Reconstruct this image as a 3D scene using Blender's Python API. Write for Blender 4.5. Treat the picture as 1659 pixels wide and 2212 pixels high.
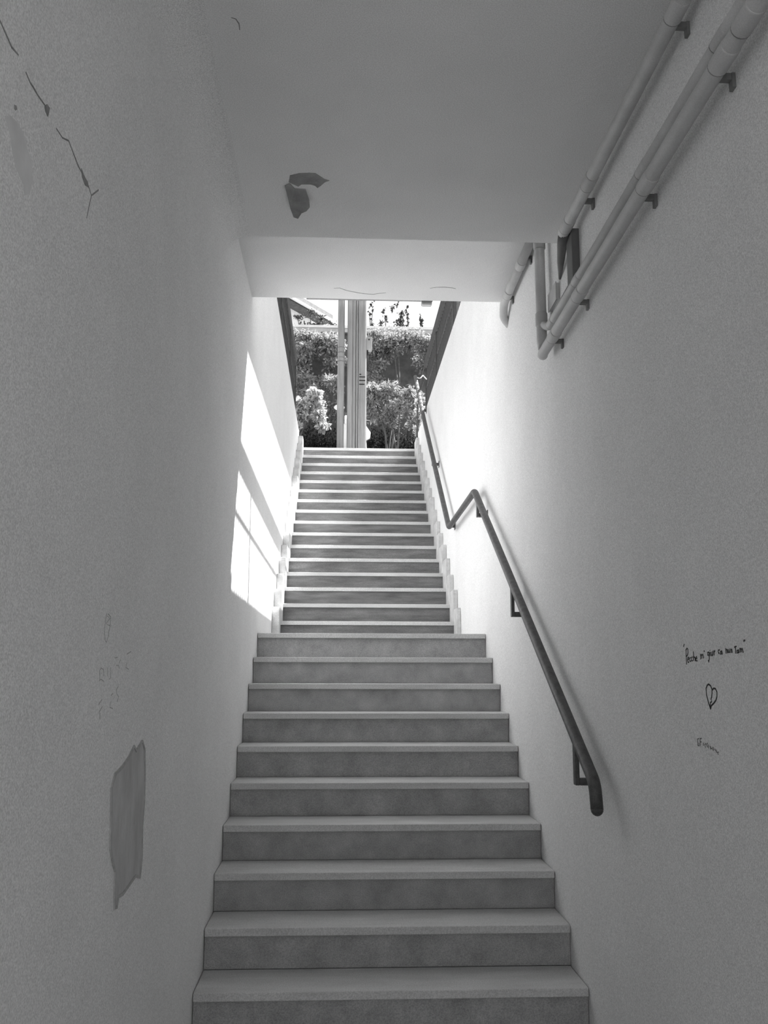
import bpy, bmesh, math, random
from mathutils import Vector, Matrix
for o in list(bpy.data.objects): bpy.data.objects.remove(o)
scene = bpy.context.scene
COL = scene.collection
XL, XR = -0.59, 1.06                      # inner faces of the stairwell walls

# ---------------------------------------------------------------- camera, sky, sun, exposure
cam = bpy.data.cameras.new('camera'); camo = bpy.data.objects.new('camera', cam); COL.objects.link(camo)
cam.sensor_fit = 'VERTICAL'; cam.sensor_height = 24.0; cam.lens = 24.0*2000/2212; cam.clip_end = 300
PITCH, YAW, ROLL = 0.1728, 0.0472, 0.0022
fw = Vector((math.sin(YAW)*math.cos(PITCH), math.cos(YAW)*math.cos(PITCH), math.sin(PITCH)))
rt = Vector((math.cos(YAW), -math.sin(YAW), 0)); up = rt.cross(fw)
r2 = rt*math.cos(ROLL) + up*math.sin(ROLL); u2 = -rt*math.sin(ROLL) + up*math.cos(ROLL)
camo.matrix_world = Matrix(((r2.x, u2.x, -fw.x, 0.0), (r2.y, u2.y, -fw.y, 0.0), (r2.z, u2.z, -fw.z, 1.65), (0, 0, 0, 1)))
scene.camera = camo
world = bpy.data.worlds.new('sky'); scene.world = world; world.use_nodes = True
bg = world.node_tree.nodes['Background']; bg.inputs[0].default_value = (0.9, 0.9, 0.9, 1); bg.inputs[1].default_value = 1.0
sun = bpy.data.lights.new('sun', 'SUN'); sun.energy = 13.5; sun.angle = math.radians(0.45)
suno = bpy.data.objects.new('sun', sun); COL.objects.link(suno)
suno.rotation_euler = Vector((-0.581, -0.370, -1.0)).to_track_quat('-Z', 'Y').to_euler()
suno.location = (6, 14, 14)
vs = scene.view_settings
vs.view_transform = 'Standard'; vs.look = 'None'; vs.gamma = 1; vs.exposure = 0.75; vs.use_curve_mapping = False

# ---------------------------------------------------------------- materials
def mat(name, lo, hi, scale=4.0, rough=0.85, bump=0.0, bscale=60.0, stretch=(1, 1, 1), metal=0.0, detail=6, fine=0.0, fscale=300.0, trans=0.0):
    m = bpy.data.materials.new(name); m.use_nodes = True
    nt = m.node_tree; N = nt.nodes; Lk = nt.links; b = N['Principled BSDF']
    tc = N.new('ShaderNodeTexCoord'); mp = N.new('ShaderNodeMapping'); mp.inputs['Scale'].default_value = stretch
    Lk.new(tc.outputs['Object'], mp.inputs[0])
    n = N.new('ShaderNodeTexNoise'); n.inputs['Scale'].default_value = scale; n.inputs['Detail'].default_value = detail; n.inputs['Roughness'].default_value = 0.6
    Lk.new(mp.outputs[0], n.inputs['Vector'])
    r = N.new('ShaderNodeValToRGB'); e = r.color_ramp.elements
    e[0].position = 0.3; e[0].color = (lo, lo, lo, 1); e[1].position = 0.7; e[1].color = (hi, hi, hi, 1)
    Lk.new(n.outputs[0], r.inputs[0]); col = r.outputs[0]
    if fine > 0:
        n3 = N.new('ShaderNodeTexNoise'); n3.inputs['Scale'].default_value = fscale; n3.inputs['Detail'].default_value = 2
        Lk.new(tc.outputs['Object'], n3.inputs['Vector'])
        r3 = N.new('ShaderNodeMapRange'); r3.inputs[1].default_value = 0.3; r3.inputs[2].default_value = 0.7
        r3.inputs[3].default_value = 1.0 - fine; r3.inputs[4].default_value = 1.0 + fine*0.4
        Lk.new(n3.outputs[0], r3.inputs[0])
        mx = N.new('ShaderNodeVectorMath'); mx.operation = 'SCALE'
        Lk.new(col, mx.inputs[0]); Lk.new(r3.outputs[0], mx.inputs['Scale']); col = mx.outputs[0]
    Lk.new(col, b.inputs['Base Color'])
    b.inputs['Roughness'].default_value = rough; b.inputs['Metallic'].default_value = metal
    b.inputs['Specular IOR Level'].default_value = 0.3
    if bump > 0:
        n2 = N.new('ShaderNodeTexNoise'); n2.inputs['Scale'].default_value = bscale; n2.inputs['Detail'].default_value = 4
        Lk.new(mp.outputs[0], n2.inputs['Vector'])
        bp = N.new('ShaderNodeBump'); bp.inputs['Strength'].default_value = bump; bp.inputs['Distance'].default_value = 0.01
        Lk.new(n2.outputs[0], bp.inputs['Height']); Lk.new(bp.outputs[0], b.inputs['Normal'])
    return m
M = {}
M['plaster']  = mat('white_plaster', 0.86, 0.92, 2.2, 0.9, 0.25, 45, fine=0.28, fscale=260)
M['ceil']     = mat('ceiling_plaster', 0.86, 0.92, 2.0, 0.9, 0.2, 40, fine=0.2, fscale=260)
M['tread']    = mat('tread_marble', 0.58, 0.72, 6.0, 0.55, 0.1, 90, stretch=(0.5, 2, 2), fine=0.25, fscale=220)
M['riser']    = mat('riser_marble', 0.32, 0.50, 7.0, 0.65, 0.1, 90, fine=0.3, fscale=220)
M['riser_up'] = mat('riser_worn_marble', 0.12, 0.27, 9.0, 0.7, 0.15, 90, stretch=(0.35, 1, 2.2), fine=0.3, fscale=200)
M['skirt']    = mat('skirting_marble', 0.50, 0.74, 10, 0.7, 0.3, 60, fine=0.2)
M['concrete'] = mat('step_concrete', 0.25, 0.34, 8, 0.9)
M['rail']     = mat('dark_rail_paint', 0.06, 0.13, 26, 0.5, 0.15, 120, fine=0.3)
M['iron']     = mat('fence_iron', 0.035, 0.075, 12, 0.6)
M['pipe']     = mat('pipe_paint', 0.54, 0.64, 8, 0.55, fine=0.12)
M['collar']   = mat('pipe_collar', 0.48, 0.58, 8, 0.55)
M['clip']     = mat('clip_metal', 0.16, 0.26, 10, 0.6)
M['duct']     = mat('duct_metal', 0.14, 0.20, 8, 0.7)
M['ink']      = mat('black_marker', 0.012, 0.02, 30, 0.7)
M['faint']    = mat('faded_marker', 0.10, 0.2, 90, 0.8)
M['scratch']  = mat('scratch_mark', 0.36, 0.5, 60, 0.9)
M['crack']    = mat('crack_grey', 0.2, 0.36, 40, 0.95)  # mottled grey of the crack lines and plaster chips
M['peel']     = mat('bare_render', 0.44, 0.60, 16, 0.95, 0.6, 70, stretch=(1, 1, 0.4))
M['peel2']    = mat('bare_ceiling', 0.24, 0.36, 14, 0.95, 0.4, 70)
M['stain']    = mat('damp_stain', 0.66, 0.80, 12, 0.95)
M['street']   = mat('street_asphalt', 0.16, 0.24, 12, 0.95)
M['stone']    = mat('garden_wall_stone', 0.06, 0.13, 5, 0.95, 0.6, 20)
M['coping']   = mat('coping_stone', 0.34, 0.48, 8, 0.9)
M['pale']     = mat('pale_render', 0.6, 0.75, 6, 0.9)
M['post']     = mat('weathered_post', 0.24, 0.42, 10, 0.85, 0.5, 60, stretch=(3, 3, 0.15), fine=0.2)
M['post2']    = mat('galvanised_post', 0.22, 0.36, 9, 0.7, 0.2, 60, stretch=(3, 3, 0.25), fine=0.2)
M['box']      = mat('meter_box', 0.35, 0.42, 8, 0.7)
M['white']    = mat('white_body', 0.72, 0.82, 5, 0.35)
M['black']    = mat('black_rubber', 0.02, 0.04, 20, 0.8)
M['bark']     = mat('bark', 0.06, 0.12, 20, 0.95)
M['roof']     = mat('roof_tile', 0.13, 0.21, 14, 0.9)
M['roofdark'] = mat('roof_underside', 0.06, 0.12, 10, 0.9)
M['housew']   = mat('house_render', 0.62, 0.78, 3, 0.9)
def leafmat(name, lo, hi):
    m = mat(name, lo, hi, 8, 0.6)
    nt = m.node_tree; b = nt.nodes['Principled BSDF']; out = nt.nodes['Material Output']
    t = nt.nodes.new('ShaderNodeBsdfTranslucent'); t.inputs[0].default_value = (hi, hi, hi, 1)
    mx = nt.nodes.new('ShaderNodeMixShader'); mx.inputs[0].default_value = 0.3
    nt.links.new(b.outputs[0], mx.inputs[1]); nt.links.new(t.outputs[0], mx.inputs[2]); nt.links.new(mx.outputs[0], out.inputs[0])
    return m
M['leaf'] = leafmat('leaf_mid', 0.12, 0.42)
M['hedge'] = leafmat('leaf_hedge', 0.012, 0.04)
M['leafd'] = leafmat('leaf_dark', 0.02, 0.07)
M['leafb'] = leafmat('leaf_pale', 0.34, 0.60)

# ---------------------------------------------------------------- helpers
def tag(o, label=None, cat=None, group=None, kind=None):
    if label: o['label'] = label
    if cat: o['category'] = cat
    if group: o['group'] = group
    if kind: o['kind'] = kind
    return o
def link(name, mesh, m=None, parent=None, loc=(0, 0, 0)):
    o = bpy.data.objects.new(name, mesh); COL.objects.link(o)
    if m and mesh and not mesh.materials: mesh.materials.append(M[m])
    if parent: o.parent = parent
    o.location = loc
    return o
def empty(name, loc, label, cat, group=None):
    o = bpy.data.objects.new(name, None); COL.objects.link(o); o.location = loc; o.empty_display_size = 0.1
    return tag(o, label, cat, group)
class MB:
    def __init__(s): s.v = []; s.f = []; s.smooth = []
    def add(s, vs_, fs, smooth=False):
        n = len(s.v); s.v += [tuple(v) for v in vs_]; s.f += [tuple(i+n for i in f) for f in fs]; s.smooth += [smooth]*len(fs); return s
    def box(s, x0, x1, y0, y1, z0, z1):
        return s.add([(x0,y0,z0),(x1,y0,z0),(x1,y1,z0),(x0,y1,z0),(x0,y0,z1),(x1,y0,z1),(x1,y1,z1),(x0,y1,z1)],
                     [(0,3,2,1),(4,5,6,7),(0,1,5,4),(1,2,6,5),(2,3,7,6),(3,0,4,7)])
    def prism_x(s, yz, x0, x1):                     # outline in (y, z), pushed out along x
        n = len(yz)
        return s.add([(x0, a, b) for a, b in yz] + [(x1, a, b) for a, b in yz],
                     [tuple(range(n)), tuple(range(2*n-1, n-1, -1))] + [(i, i+n, (i+1) % n + n, (i+1) % n) for i in range(n)])
    def prism_z(s, xy, z0, z1):
        n = len(xy)
        return s.add([(a, b, z0) for a, b in xy] + [(a, b, z1) for a, b in xy],
                     [tuple(range(n)), tuple(range(2*n-1, n-1, -1))] + [(i, i+n, (i+1) % n + n, (i+1) % n) for i in range(n)])
    def tube(s, pts, r, seg=14, caps=True):
        pts = [Vector(p) for p in pts]; n = len(pts)
        rr = r if isinstance(r, (list, tuple)) else [r]*n
        t0 = (pts[1]-pts[0]).normalized(); a = t0.orthogonal().normalized(); vs_ = []
        for i, p in enumerate(pts):
            if i == 0: t = t0
            elif i == n-1: t = (pts[-1]-pts[-2]).normalized()
            else: t = ((pts[i]-pts[i-1]).normalized() + (pts[i+1]-pts[i]).normalized()).normalized()
            a = (a - t*a.dot(t)).normalized(); b = t.cross(a)
            for k in range(seg):
                w = 2*math.pi*k/seg
                vs_.append(p + (a*math.cos(w) + b*math.sin(w))*rr[i])
        fs = [(i*seg+k, i*seg+(k+1) % seg, (i+1)*seg+(k+1) % seg, (i+1)*seg+k) for i in range(n-1) for k in range(seg)]
        s.add(vs_, fs, True)
        if caps: s.f += [tuple(range(len(s.v)-len(vs_)+seg-1, len(s.v)-len(vs_)-1, -1)), tuple(range(len(s.v)-seg, len(s.v)))]; s.smooth += [False, False]
        return s
    def mesh(s, name):
        me = bpy.data.meshes.new(name); me.from_pydata(s.v, [], s.f)
        for p, q in zip(me.polygons, s.smooth): p.use_smooth = q
        bm = bmesh.new(); bm.from_mesh(me); bmesh.ops.recalc_face_normals(bm, faces=bm.faces); bm.to_mesh(me); bm.free()
        me.update(); return me
    def build(s, name, m, parent=None, bevel=0.0, loc=(0, 0, 0)):
        o = link(name, s.mesh(name), m, parent, loc)
        if bevel:
            b = o.modifiers.new('bevel', 'BEVEL'); b.width = bevel; b.segments = 2; b.limit_method = 'ANGLE'
        return o
def fillet(pts, rad, n=6):
    pts = [Vector(p) for p in pts]; out = [pts[0]]
    for i in range(1, len(pts)-1):
        a, p, b = pts[i-1], pts[i], pts[i+1]
        d1 = (a-p).normalized(); d2 = (b-p).normalized(); L = min(rad, (a-p).length*0.45, (b-p).length*0.45)
        for k in range(n+1):
            t = k/n; out.append((p+d1*L)*(1-t)**2 + p*2*t*(1-t) + (p+d2*L)*t*t)
    return out + [pts[-1]]
def ribbon(mb, pts3, wdt, nrm, thick=0.0008, taper=False):   # flat drawn stroke lying on a surface
    nrm = Vector(nrm); P = [Vector(p) for p in pts3]; n = len(P); lo = []; hi = []
    for i, p in enumerate(P):
        t = (P[min(i+1, n-1)]-P[max(i-1, 0)]).normalized(); s_ = t.cross(nrm).normalized()
        w = wdt*0.5*(1 if not taper else (0.35+0.65*math.sin(math.pi*(i+0.5)/n)))
        lo.append(p-s_*w); hi.append(p+s_*w)
    vs_ = [q+nrm*thick for q in lo] + [q+nrm*thick for q in hi] + [q-nrm*0.002 for q in lo] + [q-nrm*0.002 for q in hi]
    fs = []
    for i in range(n-1):
        fs += [(i, i+1, n+i+1, n+i), (2*n+i, 2*n+i+1, i+1, i), (n+i, n+i+1, 3*n+i+1, 3*n+i)]
    fs += [(0, n, 3*n, 2*n), (n-1, 3*n-1, 4*n-1, 2*n-1)]
    mb.add(vs_, fs)

# wall marks as (y, z) on the side walls and (x, y) on the ceilings, in metres
QUOTE= [[(2.8372, 1.7337), (2.8299, 1.7418)], [(2.819, 1.6792), (2.8183, 1.7255)], [(2.8186, 1.7233), (2.8088, 1.7285), (2.8015, 1.725), (2.8019, 1.7141), (2.809, 1.7065), (2.8185, 1.7034)], [(2.8091, 1.6933), (2.7967, 1.6964), (2.7978, 1.7008), (2.8058, 1.6999), (2.8093, 1.6922), (2.806, 1.6856), (2.7981, 1.6866)], [(2.7832, 1.6995), (2.7905, 1.6981), (2.7917, 1.6898), (2.7819, 1.6886)], [(2.7683, 1.7014), (2.7762, 1.6994), (2.7774, 1.6907), (2.7682, 1.6899)], [(2.7583, 1.7174), (2.7613, 1.6894)], [(2.76, 1.698), (2.7538, 1.7012), (2.7485, 1.6978), (2.7482, 1.6882)], [(2.7444, 1.6946), (2.7326, 1.6972), (2.7353, 1.7019), (2.7426, 1.6988), (2.7439, 1.6903), (2.7315, 1.689)], [(2.7044, 1.7088), (2.7039, 1.6929)], [(2.7039, 1.7045), (2.6962, 1.7075), (2.6952, 1.6953)], [(2.6939, 1.7043), (2.6862, 1.7078), (2.6825, 1.6957)], [(2.6753, 1.7187), (2.6744, 1.7138)], [(2.6411, 1.7127), (2.6508, 1.7118), (2.6519, 1.7046), (2.6434, 1.704), (2.64, 1.7126), (2.6411, 1.694), (2.6463, 1.6842), (2.6487, 1.69)], [(2.633, 1.7129), (2.6332, 1.7011)], [(2.6328, 1.7183), (2.6325, 1.7166)], [(2.6251, 1.7133), (2.6252, 1.7051), (2.6204, 1.7019), (2.6158, 1.7049), (2.6143, 1.7151), (2.6146, 1.7022)], [(2.6046, 1.7169), (2.6047, 1.7026)], [(2.6044, 1.7118), (2.5965, 1.7157)], [(2.5642, 1.7174), (2.574, 1.7162), (2.5738, 1.7101), (2.5682, 1.707)], [(2.5507, 1.7136), (2.5595, 1.7118), (2.5604, 1.7058), (2.5534, 1.7057), (2.5492, 1.7136), (2.5467, 1.7041)], [(2.5225, 1.7209), (2.5213, 1.706)], [(2.5208, 1.7159), (2.5142, 1.7177), (2.5125, 1.7068)], [(2.5075, 1.7175), (2.5072, 1.7096), (2.5011, 1.7085), (2.4978, 1.7183), (2.4984, 1.7079)], [(2.4891, 1.719), (2.4899, 1.7073)], [(2.4887, 1.7151), (2.4823, 1.7169), (2.4813, 1.7075)], [(2.466, 1.7219), (2.4518, 1.7238)], [(2.4593, 1.7231), (2.4584, 1.7047)], [(2.44, 1.7139), (2.4503, 1.7122), (2.4498, 1.7064), (2.4433, 1.7067), (2.44, 1.7139), (2.4379, 1.7062)], [(2.431, 1.7194), (2.4306, 1.707)], [(2.4302, 1.7156), (2.4235, 1.7177), (2.4224, 1.7074)], [(2.4213, 1.7144), (2.4155, 1.7175), (2.4127, 1.706)], [(2.4041, 1.7395), (2.4041, 1.7338)], [(2.3978, 1.7402), (2.3976, 1.7355)]]
HEART= [[(2.6524, 1.5523), (2.666, 1.5719), (2.6768, 1.5929), (2.677, 1.61), (2.6674, 1.6187), (2.6558, 1.622), (2.6427, 1.618), (2.6343, 1.6086), (2.6348, 1.598), (2.6391, 1.5874), (2.6456, 1.5799), (2.6411, 1.5737), (2.6509, 1.5702), (2.6541, 1.5596), (2.6524, 1.5523)], [(2.6337, 1.6054), (2.6221, 1.6109), (2.6089, 1.61), (2.5997, 1.6008), (2.6016, 1.5883), (2.6111, 1.5777), (2.6284, 1.5688), (2.6456, 1.562), (2.6524, 1.5523)]]
SIGN= [[(2.7529, 1.4632), (2.7637, 1.4615), (2.7634, 1.4527), (2.7638, 1.4429), (2.7544, 1.4426), (2.7541, 1.4514)], [(2.7439, 1.4638), (2.7449, 1.4433)], [(2.745, 1.4637), (2.7323, 1.4655)], [(2.7454, 1.4539), (2.7347, 1.4557)], [(2.7206, 1.4538), (2.7193, 1.4452)], [(2.7014, 1.4529), (2.71, 1.4497), (2.7062, 1.441)], [(2.6891, 1.4551), (2.6967, 1.4507), (2.6908, 1.4435)], [(2.6846, 1.4516), (2.6822, 1.441)], [(2.6711, 1.4488), (2.6675, 1.4397)], [(2.669, 1.4461), (2.6615, 1.4407)], [(2.6499, 1.4467), (2.6574, 1.4423), (2.6483, 1.438), (2.6472, 1.4456)], [(2.6403, 1.4427), (2.6328, 1.4387)], [(2.6262, 1.441), (2.6303, 1.4361), (2.621, 1.435)], [(2.6127, 1.4366), (2.6212, 1.4331), (2.6151, 1.4299)]]
SCRATCH= [[(2.3853, 1.7988), (2.3751, 1.7791), (2.3679, 1.7551), (2.3839, 1.7297), (2.3961, 1.7266), (2.4083, 1.7377), (2.4237, 1.7673), (2.4284, 1.7918), (2.4001, 1.7985)], [(2.3917, 1.792), (2.422, 1.789), (2.3814, 1.7723), (2.4232, 1.7697)], [(2.6323, 1.7017), (2.6816, 1.7101)], [(2.4949, 1.6891), (2.5209, 1.6907)], [(2.5454, 1.6773), (2.5601, 1.6851)], [(2.5148, 1.67), (2.5415, 1.6703), (2.5487, 1.6623)], [(2.3502, 1.6336), (2.3452, 1.6566), (2.3578, 1.6624), (2.3822, 1.6579), (2.3903, 1.6427)], [(2.3461, 1.6313), (2.3638, 1.6347), (2.3883, 1.6298)], [(2.4243, 1.664), (2.429, 1.6426)], [(2.4541, 1.6642), (2.4579, 1.6377), (2.4456, 1.6342)], [(2.6352, 1.6783), (2.6264, 1.6653), (2.6627, 1.6603)], [(2.3539, 1.5739), (2.3837, 1.5857)], [(2.3625, 1.5554), (2.3877, 1.5671)], [(2.4747, 1.5929), (2.4941, 1.5973)], [(2.529, 1.6052), (2.5365, 1.5952), (2.5597, 1.5872), (2.5462, 1.5752)], [(2.5483, 1.6148), (2.529, 1.6052)], [(2.473, 1.5773), (2.4681, 1.5631), (2.4975, 1.5584)], [(2.3673, 1.554), (2.3739, 1.5366)]]
PEEL= [(2.8835, 1.4491), (2.9222, 1.422), (2.943, 1.3491), (2.9521, 1.2597), (2.9403, 1.1958), (2.956, 1.1065), (2.9411, 1.0492), (2.875, 1.067), (2.7794, 1.0584), (2.7165, 1.0522), (2.6629, 1.0565), (2.6511, 1.0324), (2.625, 1.0367), (2.6159, 1.0783), (2.6125, 1.132), (2.5823, 1.1569), (2.5451, 1.2012), (2.5349, 1.2776), (2.523, 1.3544), (2.5569, 1.3869), (2.6319, 1.397), (2.7098, 1.416), (2.7485, 1.4314), (2.7716, 1.4422), (2.805, 1.4269)]
FLAP1= [(-0.2332, 3.671), (-0.1918, 3.6509), (-0.149, 3.6464), (-0.123, 3.6473), (-0.1021, 3.6733), (-0.0857, 3.6929), (-0.0642, 3.7042), (-0.0837, 3.7181), (-0.1012, 3.747), (-0.1175, 3.7691), (-0.128, 3.7508), (-0.1471, 3.74), (-0.186, 3.742), (-0.2014, 3.7616), (-0.2409, 3.7262)]
FLAP2= [(-0.2594, 3.7552), (-0.2365, 3.7353), (-0.2167, 3.7766), (-0.1705, 3.7837), (-0.1553, 3.846), (-0.1541, 3.8856), (-0.17, 3.9091), (-0.1932, 3.923), (-0.2098, 3.9547), (-0.2309, 3.9687), (-0.2437, 3.9205), (-0.2517, 3.8362)]
CRACKL= [[(1.4416, 2.7462), (1.4724, 2.7428), (1.5004, 2.7394), (1.5335, 2.7481)], [(1.5743, 2.7427), (1.6014, 2.7392), (1.619, 2.7416), (1.6418, 2.7424), (1.6978, 2.7514)], [(1.7604, 2.7471), (1.8027, 2.7524), (1.8442, 2.771), (1.8812, 2.7641), (1.9194, 2.757), (1.97, 2.7596), (2.0108, 2.7556), (2.033, 2.7482), (2.0198, 2.7137), (2.0072, 2.678)], [(2.033, 2.7482), (2.0876, 2.7923)]]
CHIPS= [[(1.6842, 2.7457), (1.6963, 2.7588), (1.7137, 2.7619), (1.7103, 2.7493), (1.7056, 2.7378), (1.6904, 2.7397)], [(1.943, 2.765), (1.97, 2.7596), (1.9958, 2.7627), (2.0084, 2.7542), (1.9799, 2.7441), (1.9526, 2.7497)], [(1.5311, 2.648), (1.5408, 2.6523), (1.5458, 2.6479), (1.5382, 2.6411), (1.5323, 2.6421)]]
STAINL= [(1.4936, 2.6016), (1.52, 2.5856), (1.5412, 2.5595), (1.569, 2.5425), (1.6042, 2.5348), (1.6121, 2.5174), (1.639, 2.5353), (1.6498, 2.5701), (1.6393, 2.5992), (1.6103, 2.6105), (1.5853, 2.6266), (1.5517, 2.6271), (1.521, 2.6194)]
CRACKC= [[(-0.3728, 2.709), (-0.3584, 2.7155), (-0.3506, 2.7373), (-0.3512, 2.7673)]]
CRACKF= [[(-0.0597, 5.5334), (-0.0242, 5.5266), (0.0216, 5.564), (0.0833, 5.591), (0.1351, 5.6086), (0.192, 5.6159), (0.2375, 5.5956), (0.2731, 5.5861)], [(0.5481, 5.5015), (0.5871, 5.4847), (0.6373, 5.4796), (0.6893, 5.4892), (0.711, 5.5004)]]

# ================================================================ the setting
def struct(name, mb, m, parent=None, bevel=0.0):
    o = mb.build(name, m, parent, bevel)
    if not parent: o['kind'] = 'structure'
    return o
OPEN = 3.35                                # height of the added hall's open end, admits fill light
G, R_ = 0.29, 0.1756                       # going and rise of one step
NY0, NZ0 = 4.116, 0.3552                   # nosing of the lowest step in view
UG, UY0, UZ0 = 0.2840, 8.289, 2.1088       # upper flight
LANDZ = NZ0 + 9*R_                         # landing level
TOPZ = UZ0 + 15*R_                         # street level
STREET = TOPZ - 0.002
CEIL, CEIL2, SLAB = 3.75, 4.05, 5.25
EDGE1, EDGE2, PAR, PEND = 4.24, 5.70, 4.95, 12.45

struct('floor', MB().box(XL-0.02, XR+0.02, 1.2, NY0-G+0.04, -0.15, 0.004), 'concrete')
wl = struct('wall_left', MB().prism_x([(1.2, -0.15), (PEND, -0.15), (PEND, PAR), (EDGE2, PAR), (EDGE2, SLAB), (1.2, SLAB)], XL-0.26, XL), 'plaster')
wr = struct('wall_right', MB().prism_x([(1.2, -0.15), (PEND, -0.15), (PEND, PAR), (EDGE2, PAR), (EDGE2, SLAB), (1.2, SLAB)], XR, XR+0.26), 'plaster')
# unseen wider hall added behind for fill light, open at its far end
HX0, HX1, HY, HB = -3.2, 3.6, -3.6, 1.2
struct('wall_fill_hall_left', MB().box(HX0-0.2, HX0, HY, HB, -0.15, SLAB), 'plaster')
struct('wall_fill_hall_right', MB().box(HX1, HX1+0.2, HY, HB, -0.15, SLAB), 'plaster')
struct('wall_fill_hall_front_left', MB().box(HX0-0.2, XL-0.26, HB, HB+0.2, -0.15, SLAB), 'plaster')
struct('wall_fill_hall_front_right', MB().box(XR+0.26, HX1+0.2, HB, HB+0.2, -0.15, SLAB), 'plaster')
struct('ceiling_fill_hall', MB().box(HX0, HX1, HY, HB, CEIL, SLAB), 'ceil')
struct('floor_fill_hall', MB().box(HX0-4, HX1+4, HY-10, HB, -0.15, 0.004), 'concrete')
struct('wall_fill_hall_back', MB().box(HX0, HX1, HY, HY+0.2, OPEN, CEIL), 'plaster')
cv = [(XL+0.14-0.14*math.cos(a), CEIL-0.14+0.14*math.sin(a)) for a in [i*math.pi/20 for i in range(11)]]
ce = struct('ceiling', MB().prism_x([(1.2, CEIL), (EDGE1, CEIL), (EDGE1+0.01, CEIL2), (EDGE2, CEIL2), (EDGE2, SLAB), (1.2, SLAB)], XL, XR), 'ceil')
mb = MB(); n = len(cv); ring = cv + [(XL, CEIL)]; nn = len(ring)
mb.add([(x, 1.2, z) for x, z in ring] + [(x, EDGE1, z) for x, z in ring], [tuple(range(nn)), tuple(range(2*nn-1, nn-1, -1))] + [(i, i+nn, (i+1) % nn+nn, (i+1) % nn) for i in range(nn)])
tag(mb.build('cove', 'plaster', ce), 'rounded plaster cove')
struct('floor_landing', MB().box(XL, XR, NY0+9*G+0.30, UY0+0.06, LANDZ-0.3, LANDZ), 'tread')
struct('floor_street', MB().box(-14, 14, UY0+15*UG+0.28, 17.0, STREET-0.4, STREET), 'street')
struct('floor_pavement_left', MB().box(-14, XL-0.26, EDGE2, UY0+15*UG+0.28, STREET-0.4, STREET), 'street')
struct('floor_pavement_right', MB().box(XR+0.26, 14, EDGE2, UY0+15*UG+0.28, STREET-0.4, STREET), 'street')

# ================================================================ stairs
def flight(label, y0, z0, g, n, first_extra, rm, land=False):
    root = empty('stair_flight', ((XL+XR)/2, y0, z0-R_), label, 'stairs')
    ks = range(-first_extra, n)
    cx, cy, cz = root.location
    rng = random.Random(n)
    for k in ks:
        y = y0+k*g; z = z0+k*R_
        core = MB().box(XL+0.002, XR-0.002, y+0.045, y+g+0.06, z-R_-0.03, z-0.036)
        st = core.build('step', 'concrete', root); st.location = (-cx, -cy, -cz)
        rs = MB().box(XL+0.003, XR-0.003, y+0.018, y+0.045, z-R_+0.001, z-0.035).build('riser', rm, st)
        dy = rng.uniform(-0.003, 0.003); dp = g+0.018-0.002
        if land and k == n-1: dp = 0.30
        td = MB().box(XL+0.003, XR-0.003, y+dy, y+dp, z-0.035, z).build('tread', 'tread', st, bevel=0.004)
    return root
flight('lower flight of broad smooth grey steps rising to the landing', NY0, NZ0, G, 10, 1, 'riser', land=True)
up_fl = flight('upper flight of worn steps with stepped stone skirting, rising from landing to street', UY0, UZ0, UG, 16, 0, 'riser_up')
rng = random.Random(5); ox, oy, oz = up_fl.location
for side in (0, 1):
    for k in range(-1, 15):
        y = UY0+k*UG; z = UZ0+k*R_
        w = (0.064 if side == 0 else 0.044) + rng.uniform(-0.004, 0.004)
        hgt = R_ + 0.105 + rng.uniform(-0.012, 0.012); dl = rng.uniform(-0.012, 0.012)
        z0 = (LANDZ if k < 0 else z)
        ya = y + (0.02 if k >= 0 else 0.10)
        yb = y+UG+0.017
        prof = [(ya+dl, z0+0.001), (yb, z0+0.001), (yb, z0+hgt), (ya+dl+0.012, z0+hgt), (ya+dl, z0+hgt-0.03)]
        if side == 0: t = MB().prism_x(prof, XL+0.001, XL+w)
        else: t = MB().prism_x(prof, XR-w, XR-0.001)
        t.build('skirting_tile', 'skirt', up_fl, bevel=0.004, loc=(-ox, -oy, -oz))

# ================================================================ handrail on the right wall
RX = 0.99
hr = empty('handrail', (RX, 3.65, 1.15), 'dark painted tubular handrail with kinked landing section on right wall', 'handrail')
hx, hy, hz = hr.location
def hloc(o): o.location = (-hx, -hy, -hz); return o
path = fillet([(RX, 3.64, 1.14), (RX, 3.66, 1.235), (RX, 6.705, 2.985), (RX, 8.34, 2.97), (RX, 10.72, 4.632), (RX, 12.05, 5.63)], 0.06, 6)
hloc(MB().tube(path, 0.0245, 18).build('rail_tube', 'rail', hr))
hloc(MB().tube([(RX, 3.64-0.022*math.sin(a)*0.25, 1.14-0.0245*math.sin(a)) for a in (0, 0.4, 0.8, 1.2, 1.5)], [0.0245*math.cos(a) for a in (0, 0.4, 0.8, 1.2, 1.5)], 18).build('end_cap', 'rail', hr))
def zr(y):
    P = [(3.66, 1.235), (6.705, 2.985), (8.34, 2.97), (10.72, 4.632), (12.05, 5.63)]
    for (a, b), (c, d) in zip(P, P[1:]):
        if a <= y <= c: return b+(d-b)*(y-a)/(c-a)
for y, drop in ((3.94, 0.20), (5.29, 0.20), (6.57, 0.14), (8.45, 0.06), (9.78, 0.10), (11.2, 0.10)):
    zt = zr(y); b = MB().box(RX-0.009, RX+0.009, y-0.02, y+0.02, zt-drop, zt)
    b.box(RX+0.009, XR+0.004, y-0.02, y+0.02, zt-drop, zt-drop+0.028)
    br = hloc(b.build('bracket', 'rail', hr, bevel=0.003))
    MB().box(XR-0.005, XR+0.002, y-0.034, y+0.034, zt-drop-0.02, zt-drop+0.05).build('wall_plate', 'rail', br, bevel=0.002)
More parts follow.
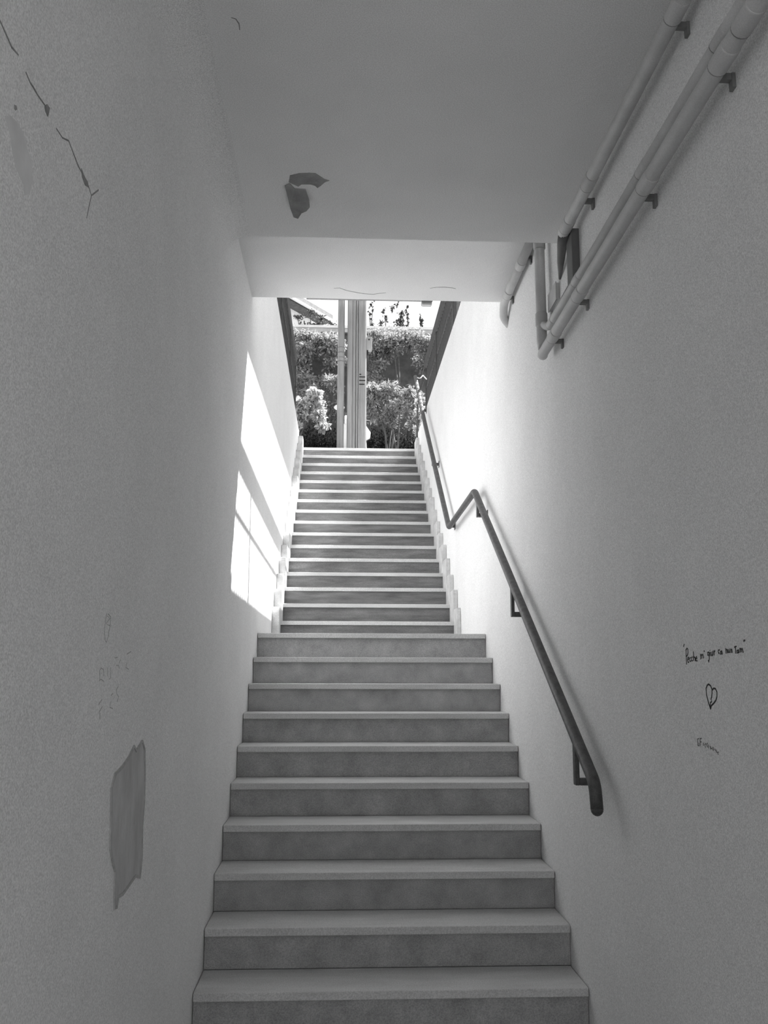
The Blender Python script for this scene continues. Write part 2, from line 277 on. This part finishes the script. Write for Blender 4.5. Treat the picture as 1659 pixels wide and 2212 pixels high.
hloc(MB().tube(fillet([(RX, 12.04, 5.622), (RX+0.07, 12.1, 5.62), (RX+0.12, 12.2, 5.70), (1.175, 12.38, 5.70)], 0.03), 0.008, 8).build('stay_rod', 'pipe', hr))

# ================================================================ pipes and services on the right wall
def pipe(label, pts, r, collars, clips, mt='pipe', fr=0.06):
    c = Vector(pts[0]); root = empty('wall_pipe', c, label, 'pipe')
    o = MB().tube(fillet(pts, fr), r, 18).build('pipe_run', mt, root); o.location = -c
    P = [Vector(p) for p in pts]
    def at(y):
        for a, b in zip(P, P[1:]):
            if min(a.y, b.y) <= y <= max(a.y, b.y) and abs(a.y-b.y) > 1e-4: return a.lerp(b, (y-a.y)/(b.y-a.y))
    for y, ln in collars:
        p = at(y)
        k = MB().tube([p+Vector((0, -ln, 0)), p+Vector((0, -ln, 0))*0.95, p+Vector((0, -0.004, 0)), p], [r*1.04, r*1.10, r*1.10, r*1.08], 18).build('collar', 'pipe', root); k.location = -c
        g_ = MB().tube([p+Vector((0, -0.0015, 0)), p+Vector((0, 0.002, 0))], r*1.085, 18).build('joint_ring', 'clip', root); g_.location = -c
    for y in clips:
        p = at(y)
        k = MB().box(p.x+r*0.5, XR+0.003, y-0.009, y+0.009, p.z-r*0.55, p.z+r*0.2).box(XR-0.010, XR+0.003, y-0.012, y+0.012, p.z-r*1.5, p.z+r*0.2).build('clip', 'clip', root); k.location = -c
    return root
p1 = pipe('white pipe along the corner under the near ceiling, ending in a dark sleeve', [(1.0, 1.25, 3.632), (1.0, 3.90, 3.632)], 0.0255, [(2.494, 0.09), (3.49, 0.09), (3.862, 0.09)], [2.52, 3.6])
o = MB().tube([(1.0, 3.885, 3.632), (1.012, 3.97, 3.615), (1.035, 4.10, 3.585), (1.055, 4.21, 3.55)], [0.0245, 0.0235, 0.017, 0.006], 14).build('wedge', 'duct', p1); o.location = (-1.0, -1.25, -3.632)  # dark tapering piece past the last collar
pipe('thinner white pipe on right wall, upper of the stacked pair', [(1.032, 1.25, 3.375), (1.032, 4.37, 3.362), (1.02, 4.452, 3.41)], 0.0205, [(2.27, 0.08), (2.934, 0.08), (3.837, 0.08), (4.342, 0.08)], [3.2], fr=0.05)
pipe('thicker white pipe on right wall, lower of the stacked pair', [(1.0, 1.25, 3.262), (1.0, 2.2, 3.259), (1.0, 4.385, 3.228), (1.01, 4.425, 3.235)], 0.0255, [(2.054, 0.09), (2.204, 0.09), (2.822, 0.09), (3.701, 0.09), (4.175, 0.09)], [2.24, 2.87, 3.74, 4.2], fr=0.03)
vp = empty('drain_pipe', (1.015, 4.455, 3.25), 'short upright grey pipe between wall pipes and the raised ceiling', 'pipe')
def vloc(o): o.location = (-1.015, -4.455, -3.25); return o
vloc(MB().tube(fillet([(1.005, 4.37, 3.24), (1.013, 4.45, 3.30), (1.015, 4.456, 3.45), (1.015, 4.46, 3.90), (1.015, 4.53, 3.965), (1.015, 4.60, 3.968)], 0.06), 0.0265, 18).build('pipe_run', 'pipe', vp))
for z0, z1 in ((3.40, 3.47), (3.82, 3.90)):
    vloc(MB().tube([(1.015, 4.456, z0), (1.015, 4.456, z0+0.004), (1.015, 4.457, z1-0.004), (1.015, 4.458, z1)], [0.0275, 0.031, 0.031, 0.0275], 18).build('collar', 'collar', vp))
vloc(MB().box(0.98, XR+0.002, 4.45, 4.48, 3.925, 3.94).build('clip', 'clip', vp))
pipe('white pipe below the raised ceiling edge, the larger of two', [(1.015, 4.56, 3.968), (1.015, 5.50, 3.955), (1.03, 5.60, 3.90), (1.075, 5.64, 3.87)], 0.026, [(4.98, 0.08), (5.38, 0.08)], [4.85, 5.4])
pipe('slim white pipe tight in the raised ceiling corner', [(1.035, 4.52, 4.02), (1.035, 5.66, 4.015)], 0.016, [(5.5, 0.05)], [5.1], fr=0.03)
du = empty('cable_duct', (1.05, 3.9, 3.38), 'dark flat metal cable duct dropping from ceiling to the wall pipes', 'duct')
MB().box(-0.025, 0.012, -0.045, 0.05, 0.0, 0.255).build('duct_body', 'duct', du, bevel=0.003)
o = MB().tube([(1.045, 3.94, 3.41), (1.045, 4.40, 3.40)], 0.007, 8).tube([(1.048, 3.93, 3.43), (1.048, 4.40, 3.42)], 0.006, 8).build('cable', 'clip', du); o.location = (-1.05, -3.9, -3.38)
jb = empty('junction_box', (1.04, 4.33, 3.45), 'small white junction box behind the wall pipes, below the ceiling step', 'box')
MB().box(0.004, 0.022, -0.09, 0.08, 0.01, 0.095).build('box_body', 'pipe', jb, bevel=0.004)
MB().box(0.0, 0.005, -0.092, 0.082, 0.006, 0.10).build('lid', 'collar', jb, bevel=0.002)

# ================================================================ marks and damage on walls and ceiling
def strokes(name, label, data, x, nx, wdt, m, parent, taper=False):
    mb = MB()
    for l in data: ribbon(mb, [(x, a, b) for a, b in l], wdt, (nx, 0, 0), taper=taper)
    return tag(mb.build(name, m, parent), label)
strokes('wall_writing', 'handwritten quotation in black marker', QUOTE, XR, -1, 0.0042, 'ink', wr)
strokes('heart_drawing', 'outlined broken heart in black marker', HEART, XR, -1, 0.0050, 'ink', wr)
strokes('signature', 'small faded signature', SIGN, XR, -1, 0.0033, 'faint', wr)
strokes('scratched_writing', 'faint scratched scribbles', SCRATCH, XL, 1, 0.0022, 'scratch', wl)
strokes('crack', 'crack running along the plaster', CRACKL, XL, 1, 0.0045, 'crack', wl, True)
for c in CHIPS: MB().prism_x(c, XL-0.003, XL+0.0012).build('chip', 'crack', wl)
MB().prism_x(STAINL, XL-0.003, XL+0.0006).build('damp_patch', 'stain', wl)
pl = tag(MB().prism_x(PEEL, XL-0.003, XL+0.0015).build('bare_patch', 'peel', wl), 'bare render where plaster has peeled')
mb = MB(); ribbon(mb, [(XL+0.0015, a, b) for a, b in PEEL + PEEL[:1]], 0.008, (1, 0, 0), 0.003); mb.build('plaster_rim', 'scratch', pl)
MB().prism_z(FLAP1, CEIL-0.0015, CEIL+0.003).build('bare_patch', 'peel2', ce)
f2 = [Vector((a, b, CEIL-0.004-0.05*max(0, (b-3.80)/0.16)*max(0.0, min(1.0, (a+0.27)/0.06)))) for a, b in FLAP2]
mb = MB(); n = len(f2); mb.add(f2 + [v+Vector((0, 0, 0.003)) for v in f2], [tuple(range(n)), tuple(range(2*n-1, n-1, -1))] + [(i, i+n, (i+1) % n+n, (i+1) % n) for i in range(n)])
tag(mb.build('paint_flake', 'peel2', ce), 'curled flake of peeling paint')
for nm, data, z in (('crack', CRACKC, CEIL), ('crack', CRACKF, CEIL2)):
    for l in data:
        mb = MB(); ribbon(mb, [(a, b, z) for a, b in l], 0.004 if z == CEIL else 0.006, (0, 0, -1), taper=True); mb.build(nm, 'crack', ce)

lm = empty('ceiling_lamp', (0.548, 5.72, 4.05), 'small pale lamp fixed to the outer edge of the slab', 'lamp')
MB().box(-0.035, 0.035, -0.0, 0.045, -0.012, 0.05).build('lamp_housing', 'pipe', lm, bevel=0.003)
MB().box(-0.037, 0.037, -0.02, -0.0, 0.0, 0.02).build('mount', 'clip', lm)
MB().box(-0.03, 0.03, 0.004, 0.04, -0.018, -0.012).build('diffuser', 'white', lm)

# ================================================================ fences on the parapets
def fence(x, label):
    root = empty('railing', (x, EDGE2+0.1, PAR), label, 'railing', None)
    y0, y1 = EDGE2+0.10, 12.42; ox, oy, oz = root.location
    def L(o): o.location = (-ox, -oy, -oz); return o
    L(MB().box(x-0.022, x+0.022, y0, y1, 5.86, 6.02).build('top_rail', 'iron', root, bevel=0.004))
    L(MB().box(x-0.010, x+0.010, y0, y1, 5.565, 5.60).build('middle_rail', 'iron', root))
    L(MB().box(x-0.014, x+0.014, y0, y1, 5.00, 5.035).build('bottom_rail', 'iron', root))
    for y in (5.83, 7.12, 9.28, 11.0, 12.40):
        L(MB().box(x-0.02, x+0.02, y-0.02, y+0.02, PAR-0.02, 5.87).build('post', 'iron', root))
    bar = MB().box(-0.006, 0.006, -0.006, 0.006, 0, 0.86).mesh('bar'); bar.materials.append(M['iron'])
    y = y0+0.09
    while y < y1-0.03:
        b = bpy.data.objects.new('bar', bar); COL.objects.link(b); b.parent = root; b.location = (x-ox, y-oy, 5.01-oz); y += 0.11
    return root
fence(1.18, 'dark iron bar railing on parapet above the handrail side')
fence(-0.66, 'dark iron bar railing on parapet above the sunlit wall')

# ================================================================ street furniture at the top of the stairs
po = empty('street_pole', (-0.022, 13.35, STREET), 'slim grey pole beside the fluted column at stair top', 'pole')
MB().tube([(0, 0, 0), (0, 0, 4.6)], 0.052, 18).build('pole_shaft', 'post2', po)
for z in (1.52, 1.58, 1.66, 1.74): MB().tube([(0, 0, z), (0, 0, z+0.012)], 0.055, 18).build('band', 'clip', po)
co = empty('column', (0.218, 13.42, STREET), 'broad weathered column with vertical grooves and conduit at stair top', 'column')
prof = [(-0.145, 0.10), (-0.145, -0.085), (-0.13, -0.10), (-0.075, -0.10), (-0.07, -0.088), (-0.06, -0.088), (-0.055, -0.10), (-0.022, -0.10), (-0.016, -0.075), (0.018, -0.075), (0.024, -0.10), (0.125, -0.10), (0.145, -0.08), (0.145, 0.10)]
MB().prism_z(prof, 0, 4.6).build('shaft', 'post', co, bevel=0.003)
MB().tube([(0.0, -0.092, 0), (0.0, -0.094, 4.6)], 0.014, 12).build('conduit', 'post2', co)
for z, w in ((1.32, 0.03), (1.28, 0.09), (1.225, 0.09), (1.165, 0.08)):
    MB().box(0.035, 0.035+w, -0.104, -0.098, z, z+0.014).build('dark_mark', 'ink', co)
bx = empty('meter_box', (0.398, 13.40, STREET+1.73), 'small grey meter box fixed to side of the column', 'box')
MB().box(-0.036, 0.045, -0.06, 0.06, 0, 0.20).build('box_body', 'box', bx, bevel=0.006)
MB().tube([(0.0, -0.066, 0.155), (0.0, -0.058, 0.155)], 0.012, 12).build('lock', 'black', bx)
MB().tube([(-0.022, -0.02, -0.33), (-0.022, -0.02, 0.0)], 0.010, 8).build('cable', 'black', bx)

sc = empty('scooter', (0.20, 14.45, STREET), 'white scooter parked behind the pole and column', 'scooter')
shp = [(-0.25, 0.28), (0.25, 0.28), (0.20, 0.48), (0.195, 0.60), (0.255, 0.64), (0.265, 0.73), (0.17, 0.86), (-0.17, 0.86), (-0.255, 0.76), (-0.25, 0.66), (-0.225, 0.50)]
mb = MB(); n = len(shp); mb.add([(x, 0.9*abs(x)**2-0.07, z) for x, z in shp] + [(x, 0.9*abs(x)**2, z) for x, z in shp], [tuple(range(n)), tuple(range(2*n-1, n-1, -1))] + [(i, i+n, (i+1) % n+n, (i+1) % n) for i in range(n)])
mb.build('leg_shield', 'white', sc, bevel=0.008)
MB().prism_x([(-0.10, 0.84), (0.03, 0.86), (0.05, 0.98), (-0.06, 1.0), (-0.12, 0.92)], -0.16, 0.16).build('handlebar_cover', 'white', sc, bevel=0.02)
hb = MB().tube([(-0.25, 0.06, 0.93), (-0.13, 0.0, 0.93), (0.13, 0.0, 0.93), (0.25, 0.06, 0.93)], 0.017, 10).build('handlebar', 'black', sc)
for s in (-1,): MB().tube([(s*0.23, 0.04, 0.93), (s*0.24, 0.05, 1.05), (s*0.245, 0.05, 1.12)], 0.006, 8).build('mirror_stem', 'black', sc)
for s in (-1,):
    ring = [(s*0.245+0.085*math.cos(a), 1.15+0.05*math.sin(a)) for a in [i*math.pi/8 for i in range(16)]]
    mb = MB(); n = 16; mb.add([(x, 0.03, z) for x, z in ring]+[(x, 0.055, z) for x, z in ring], [tuple(range(n)), tuple(range(2*n-1, n-1, -1))]+[(i, i+n, (i+1) % n+n, (i+1) % n) for i in range(n)])
    mb.build('mirror', 'white', sc, bevel=0.006)
def wheel(y):
    pts = [(0, y+0.20*math.cos(a), 0.25+0.20*math.sin(a)) for a in [i*2*math.pi/20 for i in range(21)]]
    w = MB().tube(pts, 0.05, 10, caps=False).build('wheel', 'black', sc)
    MB().tube([(-0.03, y, 0.25), (0.03, y, 0.25)], 0.13, 18).build('hub', 'clip', w)
wheel(-0.28); wheel(0.92)
MB().prism_x([(-0.52, 0.36), (-0.45, 0.48), (-0.28, 0.53), (-0.08, 0.46), (-0.08, 0.42), (-0.28, 0.48), (-0.43, 0.43)], -0.07, 0.07).build('front_fender', 'white', sc, bevel=0.01)
MB().box(-0.17, 0.17, 0.0, 0.45, 0.27, 0.33).build('footboard', 'black', sc, bevel=0.01)
MB().prism_x([(0.42, 0.30), (0.50, 0.70), (1.15, 0.74), (1.20, 0.62), (0.80, 0.34)], -0.18, 0.18).build('rear_body', 'white', sc, bevel=0.04)
MB().box(-0.14, 0.14, 0.46, 1.12, 0.70, 0.80).build('seat', 'black', sc, bevel=0.04)
MB().tube([(0, -0.28, 0.25), (0, -0.03, 0.86)], 0.025, 10).build('fork', 'clip', sc)

# ================================================================ garden wall, shrubs, house, added shade caster
gw = struct('wall_garden', MB().box(-9, 9, 17.0, 17.35, STREET-0.4, 8.10), 'stone')
MB().box(-9.05, 9.05, 16.93, 17.42, 8.10, 8.225).build('coping', 'coping', gw, bevel=0.008)
MB().box(-9.05, 9.05, 16.915, 16.935, 8.185, 8.235).build('coping_lip', 'pale', gw)
MB().box(1.55, 2.1, 16.985, 17.005, 7.80, 8.09).build('pale_patch', 'pale', gw)
struct('floor_terrace', MB().box(-14, 14, 17.35, 40, 7.2, 7.7), 'street')

def leaf_mesh(clumps, n, size, seed, asp=2.0, droop=0.2, shell=0.6):
    rg = random.Random(seed); vs_ = []; fs = []
    tot = sum(r[0]*r[1]*r[2] for _, r in clumps)**1.0
    for c, r in clumps:
        k = max(20, int(n*(r[0]*r[1]*r[2])/tot))
        for _ in range(k):
            d = Vector((rg.gauss(0, 1), rg.gauss(0, 1), rg.gauss(0, 1))).normalized()
            q = min(1.12, abs(rg.gauss(shell, 0.42)))
            p = Vector(c) + Vector((d.x*r[0], d.y*r[1], d.z*r[2]))*q
            a = (d + Vector((rg.gauss(0, 0.6), rg.gauss(0, 0.6), rg.gauss(0, 0.6)-droop))).normalized()
            b = a.cross(Vector((rg.gauss(0, 1), rg.gauss(0, 1), rg.gauss(0, 1)))).normalized(); nn_ = a.cross(b)
            L = size*rg.uniform(0.55, 1.6); W = L/asp; i = len(vs_)
            vs_ += [p-a*L*0.5, p-b*W*0.5+nn_*W*0.12, p+a*L*0.5, p+b*W*0.5+nn_*W*0.12]
            fs += [(i, i+1, i+2), (i, i+2, i+3)]
    me = bpy.data.meshes.new('foliage'); me.from_pydata(vs_, [], fs); me.update(); return me
def shrub(name, cat, label, base, clumps, n, size, seed, m, asp=2.0, group=None, shell=0.6, droop=0.2):
    root = empty(name, base, label, cat, group); b = Vector(base)
    cl = [(Vector(c)-b, r) for c, r in clumps]
    tag(link('foliage', leaf_mesh(cl, n, size, seed, asp, droop, shell), m, root), kind='stuff')
    rg = random.Random(seed)
    for c, r in cl[:5]:
        mid = Vector((c.x*0.4+rg.uniform(-.08, .08), c.y*0.4, c.z*0.55))
        MB().tube([(rg.uniform(-.06, .06), rg.uniform(-.05, .05), 0), mid, c], [0.03, 0.02, 0.008], 7).build('stem', 'bark', root)
    return root
S = STREET
def cloud(seed, x0, x1, y0, y1, z0, z1, n, r0, r1, squash=0.8):     # irregular cluster of leaf clumps
    rg = random.Random(seed); out = []
    for _ in range(n):
        r = rg.uniform(r0, r1)
        out.append(((rg.uniform(x0, x1), rg.uniform(y0, y1), rg.uniform(z0, z1)), (r, r*0.9, r*squash)))
    return out
shrub('shrub', 'shrub', 'leafy grey shrub against garden wall beside the slim pole', (-0.55, 16.6, S), cloud(1, -1.2, -0.05, 16.40, 16.66, 7.5, 7.95, 22, .12, .22) + cloud(2, -1.15, -0.65, 16.40, 16.66, 6.9, 7.5, 12, .10, .2) + cloud(21, -0.3, 0.1, 16.45, 16.68, 7.2, 7.6, 4, .1, .16), 11000, 0.062, 11, 'leaf')
shrub('shrub', 'shrub', 'pale broad-leaved shrub at the foot of the sunlit side railing', (-0.80, 15.45, S), cloud(3, -0.98, -0.40, 15.35, 15.55, 5.95, 6.45, 16, .08, .15) + cloud(4, -0.9, -0.2, 15.35, 15.5, 5.75, 6.05, 9, .06, .11), 3200, 0.066, 12, 'leafb', 1.5)
shrub('shrub', 'shrub', 'light feathery shrub between the pale shrub and garden wall', (-0.45, 16.15, S), cloud(5, -1.0, -0.05, 16.1, 16.25, 6.5, 6.95, 16, .08, .18, .7) + cloud(6, -0.5, 0.05, 16.1, 16.2, 6.1, 6.5, 8, .08, .15), 5200, 0.05, 13, 'leaf', 2.6)
shrub('shrub', 'shrub', 'large dense shrub against garden wall on the handrail side of the column', (1.05, 16.6, S), cloud(7, 0.42, 1.85, 16.40, 16.66, 7.55, 7.98, 28, .12, .22) + cloud(8, 0.40, 0.75, 16.40, 16.62, 6.85, 7.5, 9, .1, .18) + cloud(22, 1.4, 1.9, 16.45, 16.68, 7.2, 7.6, 5, .1, .16), 13000, 0.058, 14, 'leaf', 2.4)
shrub('shrub', 'shrub', 'narrow-leaved shrub with long streaky leaves next to the column', (0.85, 15.45, S), cloud(9, 0.42, 1.35, 15.35, 15.6, 6.0, 6.55, 22, .1, .2, .7) + cloud(10, 0.5, 1.4, 15.35, 15.5, 5.85, 6.15, 9, .07, .14), 6500, 0.085, 15, 'leaf', 4.5)
shrub('shrub', 'shrub', 'small bright-tipped shrub beside the handrail top', (1.24, 14.3, S), cloud(12, 1.12, 1.34, 14.2, 14.4, 5.42, 6.0, 9, .05, .1), 900, 0.05, 16, 'leafb', 2.6)
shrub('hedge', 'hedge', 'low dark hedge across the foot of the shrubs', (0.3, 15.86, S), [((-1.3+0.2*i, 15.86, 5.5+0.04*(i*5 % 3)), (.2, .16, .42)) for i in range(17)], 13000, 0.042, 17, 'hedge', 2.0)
labs = ['slim spiky tree top behind garden wall nearest the column', 'narrow bushy tree top behind garden wall, second from the column', 'widest and tallest tree top behind the garden wall', 'thin spiky shoot behind garden wall beside the widest tree top', 'smallest shoot above the garden wall toward the bar railing']
for i, (x, h, w, nl) in enumerate(((0.56, 0.62, 0.10, 420), (0.78, 0.42, 0.13, 420), (1.03, 0.54, 0.24, 1100), (1.24, 0.50, 0.055, 200), (1.52, 0.26, 0.05, 110))):
    y = 18.3+0.55*(i % 2); zt = 1.65 + (8.2-1.65)*y/17.0; rg = random.Random(50+i)
    cl = [((x*y/17.0 + rg.uniform(-.5, .5)*w, y, zt + h*1.05*(j/6.0)), (w*(1.05-j/8.5)*rg.uniform(.6, 1.1), w*.8, 0.07)) for j in range(7)]
    cl += [((x*y/17.0, y, zt-0.35), (max(w, .1), 0.2, 0.35))]
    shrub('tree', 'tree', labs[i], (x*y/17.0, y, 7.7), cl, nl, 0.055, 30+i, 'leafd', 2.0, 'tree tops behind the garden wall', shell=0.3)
shrub('tree', 'tree', 'sparse leafy branches in front of the house eave', (-0.9, 19.5, 7.7), [((-0.98, 19.5, 9.42), (.22, .3, .10)), ((-0.70, 19.5, 9.52), (.20, .3, .12)), ((-0.48, 19.5, 9.38), (.20, .3, .09)), ((-0.25, 19.5, 9.25), (.24, .3, .06)), ((-0.6, 19.5, 9.24), (.5, .3, .06))], 620, 0.055, 41, 'leafd', 2.0, shell=0.2)

# house with deep eave beyond the wall
hd = Vector((math.sin(math.radians(34)), math.cos(math.radians(34)), 0)); hp = Vector((-hd.y, hd.x, 0))
E0 = Vector((-0.325, 27.0, 0)); EZ = 12.34
ho = empty('house', (E0.x, E0.y, 7.7), 'pale rendered house with deep tiled eave beyond the garden wall', 'house')
def hq(mb, s0, s1, d0, d1, z0, z1, rise=0.0):       # block laid along the eave line
    P = []
    for z in (z0, z1):
        for s_, d_ in ((s0, d0), (s1, d0), (s1, d1), (s0, d1)):
            p = E0 - hd*s_ + hp*d_; P.append((p.x-E0.x, p.y-E0.y, z-7.7 + rise*(d_)))
    return mb.add(P, [(0, 3, 2, 1), (4, 5, 6, 7), (0, 1, 5, 4), (1, 2, 6, 5), (2, 3, 7, 6), (3, 0, 4, 7)])
hq(MB(), 0.5, 12, 0.42, 7, 7.7, 12.25).build('house_wall', 'housew', ho)
rf = hq(MB(), 0.0, 12.5, 0.0, 4.0, EZ, EZ+0.12, 0.3).build('roof', 'roof', ho)
hq(MB(), 0.0, 12.5, -0.02, 0.05, EZ-0.06, EZ+0.14).build('fascia', 'roof', rf)
hq(MB(), 0.0, 12.5, -0.10, -0.02, EZ-0.10, EZ-0.05).build('gutter', 'pale', rf)
hq(MB(), 0.0, 12.5, 0.05, 0.45, EZ-0.10, EZ-0.06).build('soffit', 'roofdark', ho)
hq(MB(), 1.2, 11, 0.34, 0.45, 11.45, 11.56).build('wall_band', 'roofdark', ho)
hq(MB(), 1.6, 2.4, 0.38, 0.44, 8.6, 10.8).build('window', 'roofdark', ho)
aw = empty('blocker', (-0.76, 6.0, STREET), 'added unseen shade-casting awning carried over the stairwell by posts outside the railing', 'blocker')  # unseen, added to cast the sun patch's top edge and dim the stairwell
def awl(o): o.location = (0.76, -6.0, -STREET); return o
def az(y): return 6.876+0.0473*(y-6.63)                 # lower edge of the awning sheet, rising toward the street
mb = MB(); mb.add([(x, y, az(y)+dz) for y in (5.72, 13.2) for x, dz in ((-0.55, 0.0), (1.313, 0.0), (1.313, 0.03), (-0.55, 0.03))], [(0, 1, 2, 3), (4, 7, 6, 5), (0, 4, 5, 1), (1, 5, 6, 2), (2, 6, 7, 3), (3, 7, 4, 0)])
awl(mb.build('blocker_sheet', 'post2', aw))
for y in (6.2, 8.6, 11.0, 13.0):
    awl(MB().box(-0.93, -0.87, y-0.03, y+0.03, STREET, az(y)+0.09).build('post', 'iron', aw))
    awl(MB().box(-0.93, 1.30, y-0.02, y+0.02, az(y)+0.035, az(y)+0.085).build('arm', 'iron', aw))
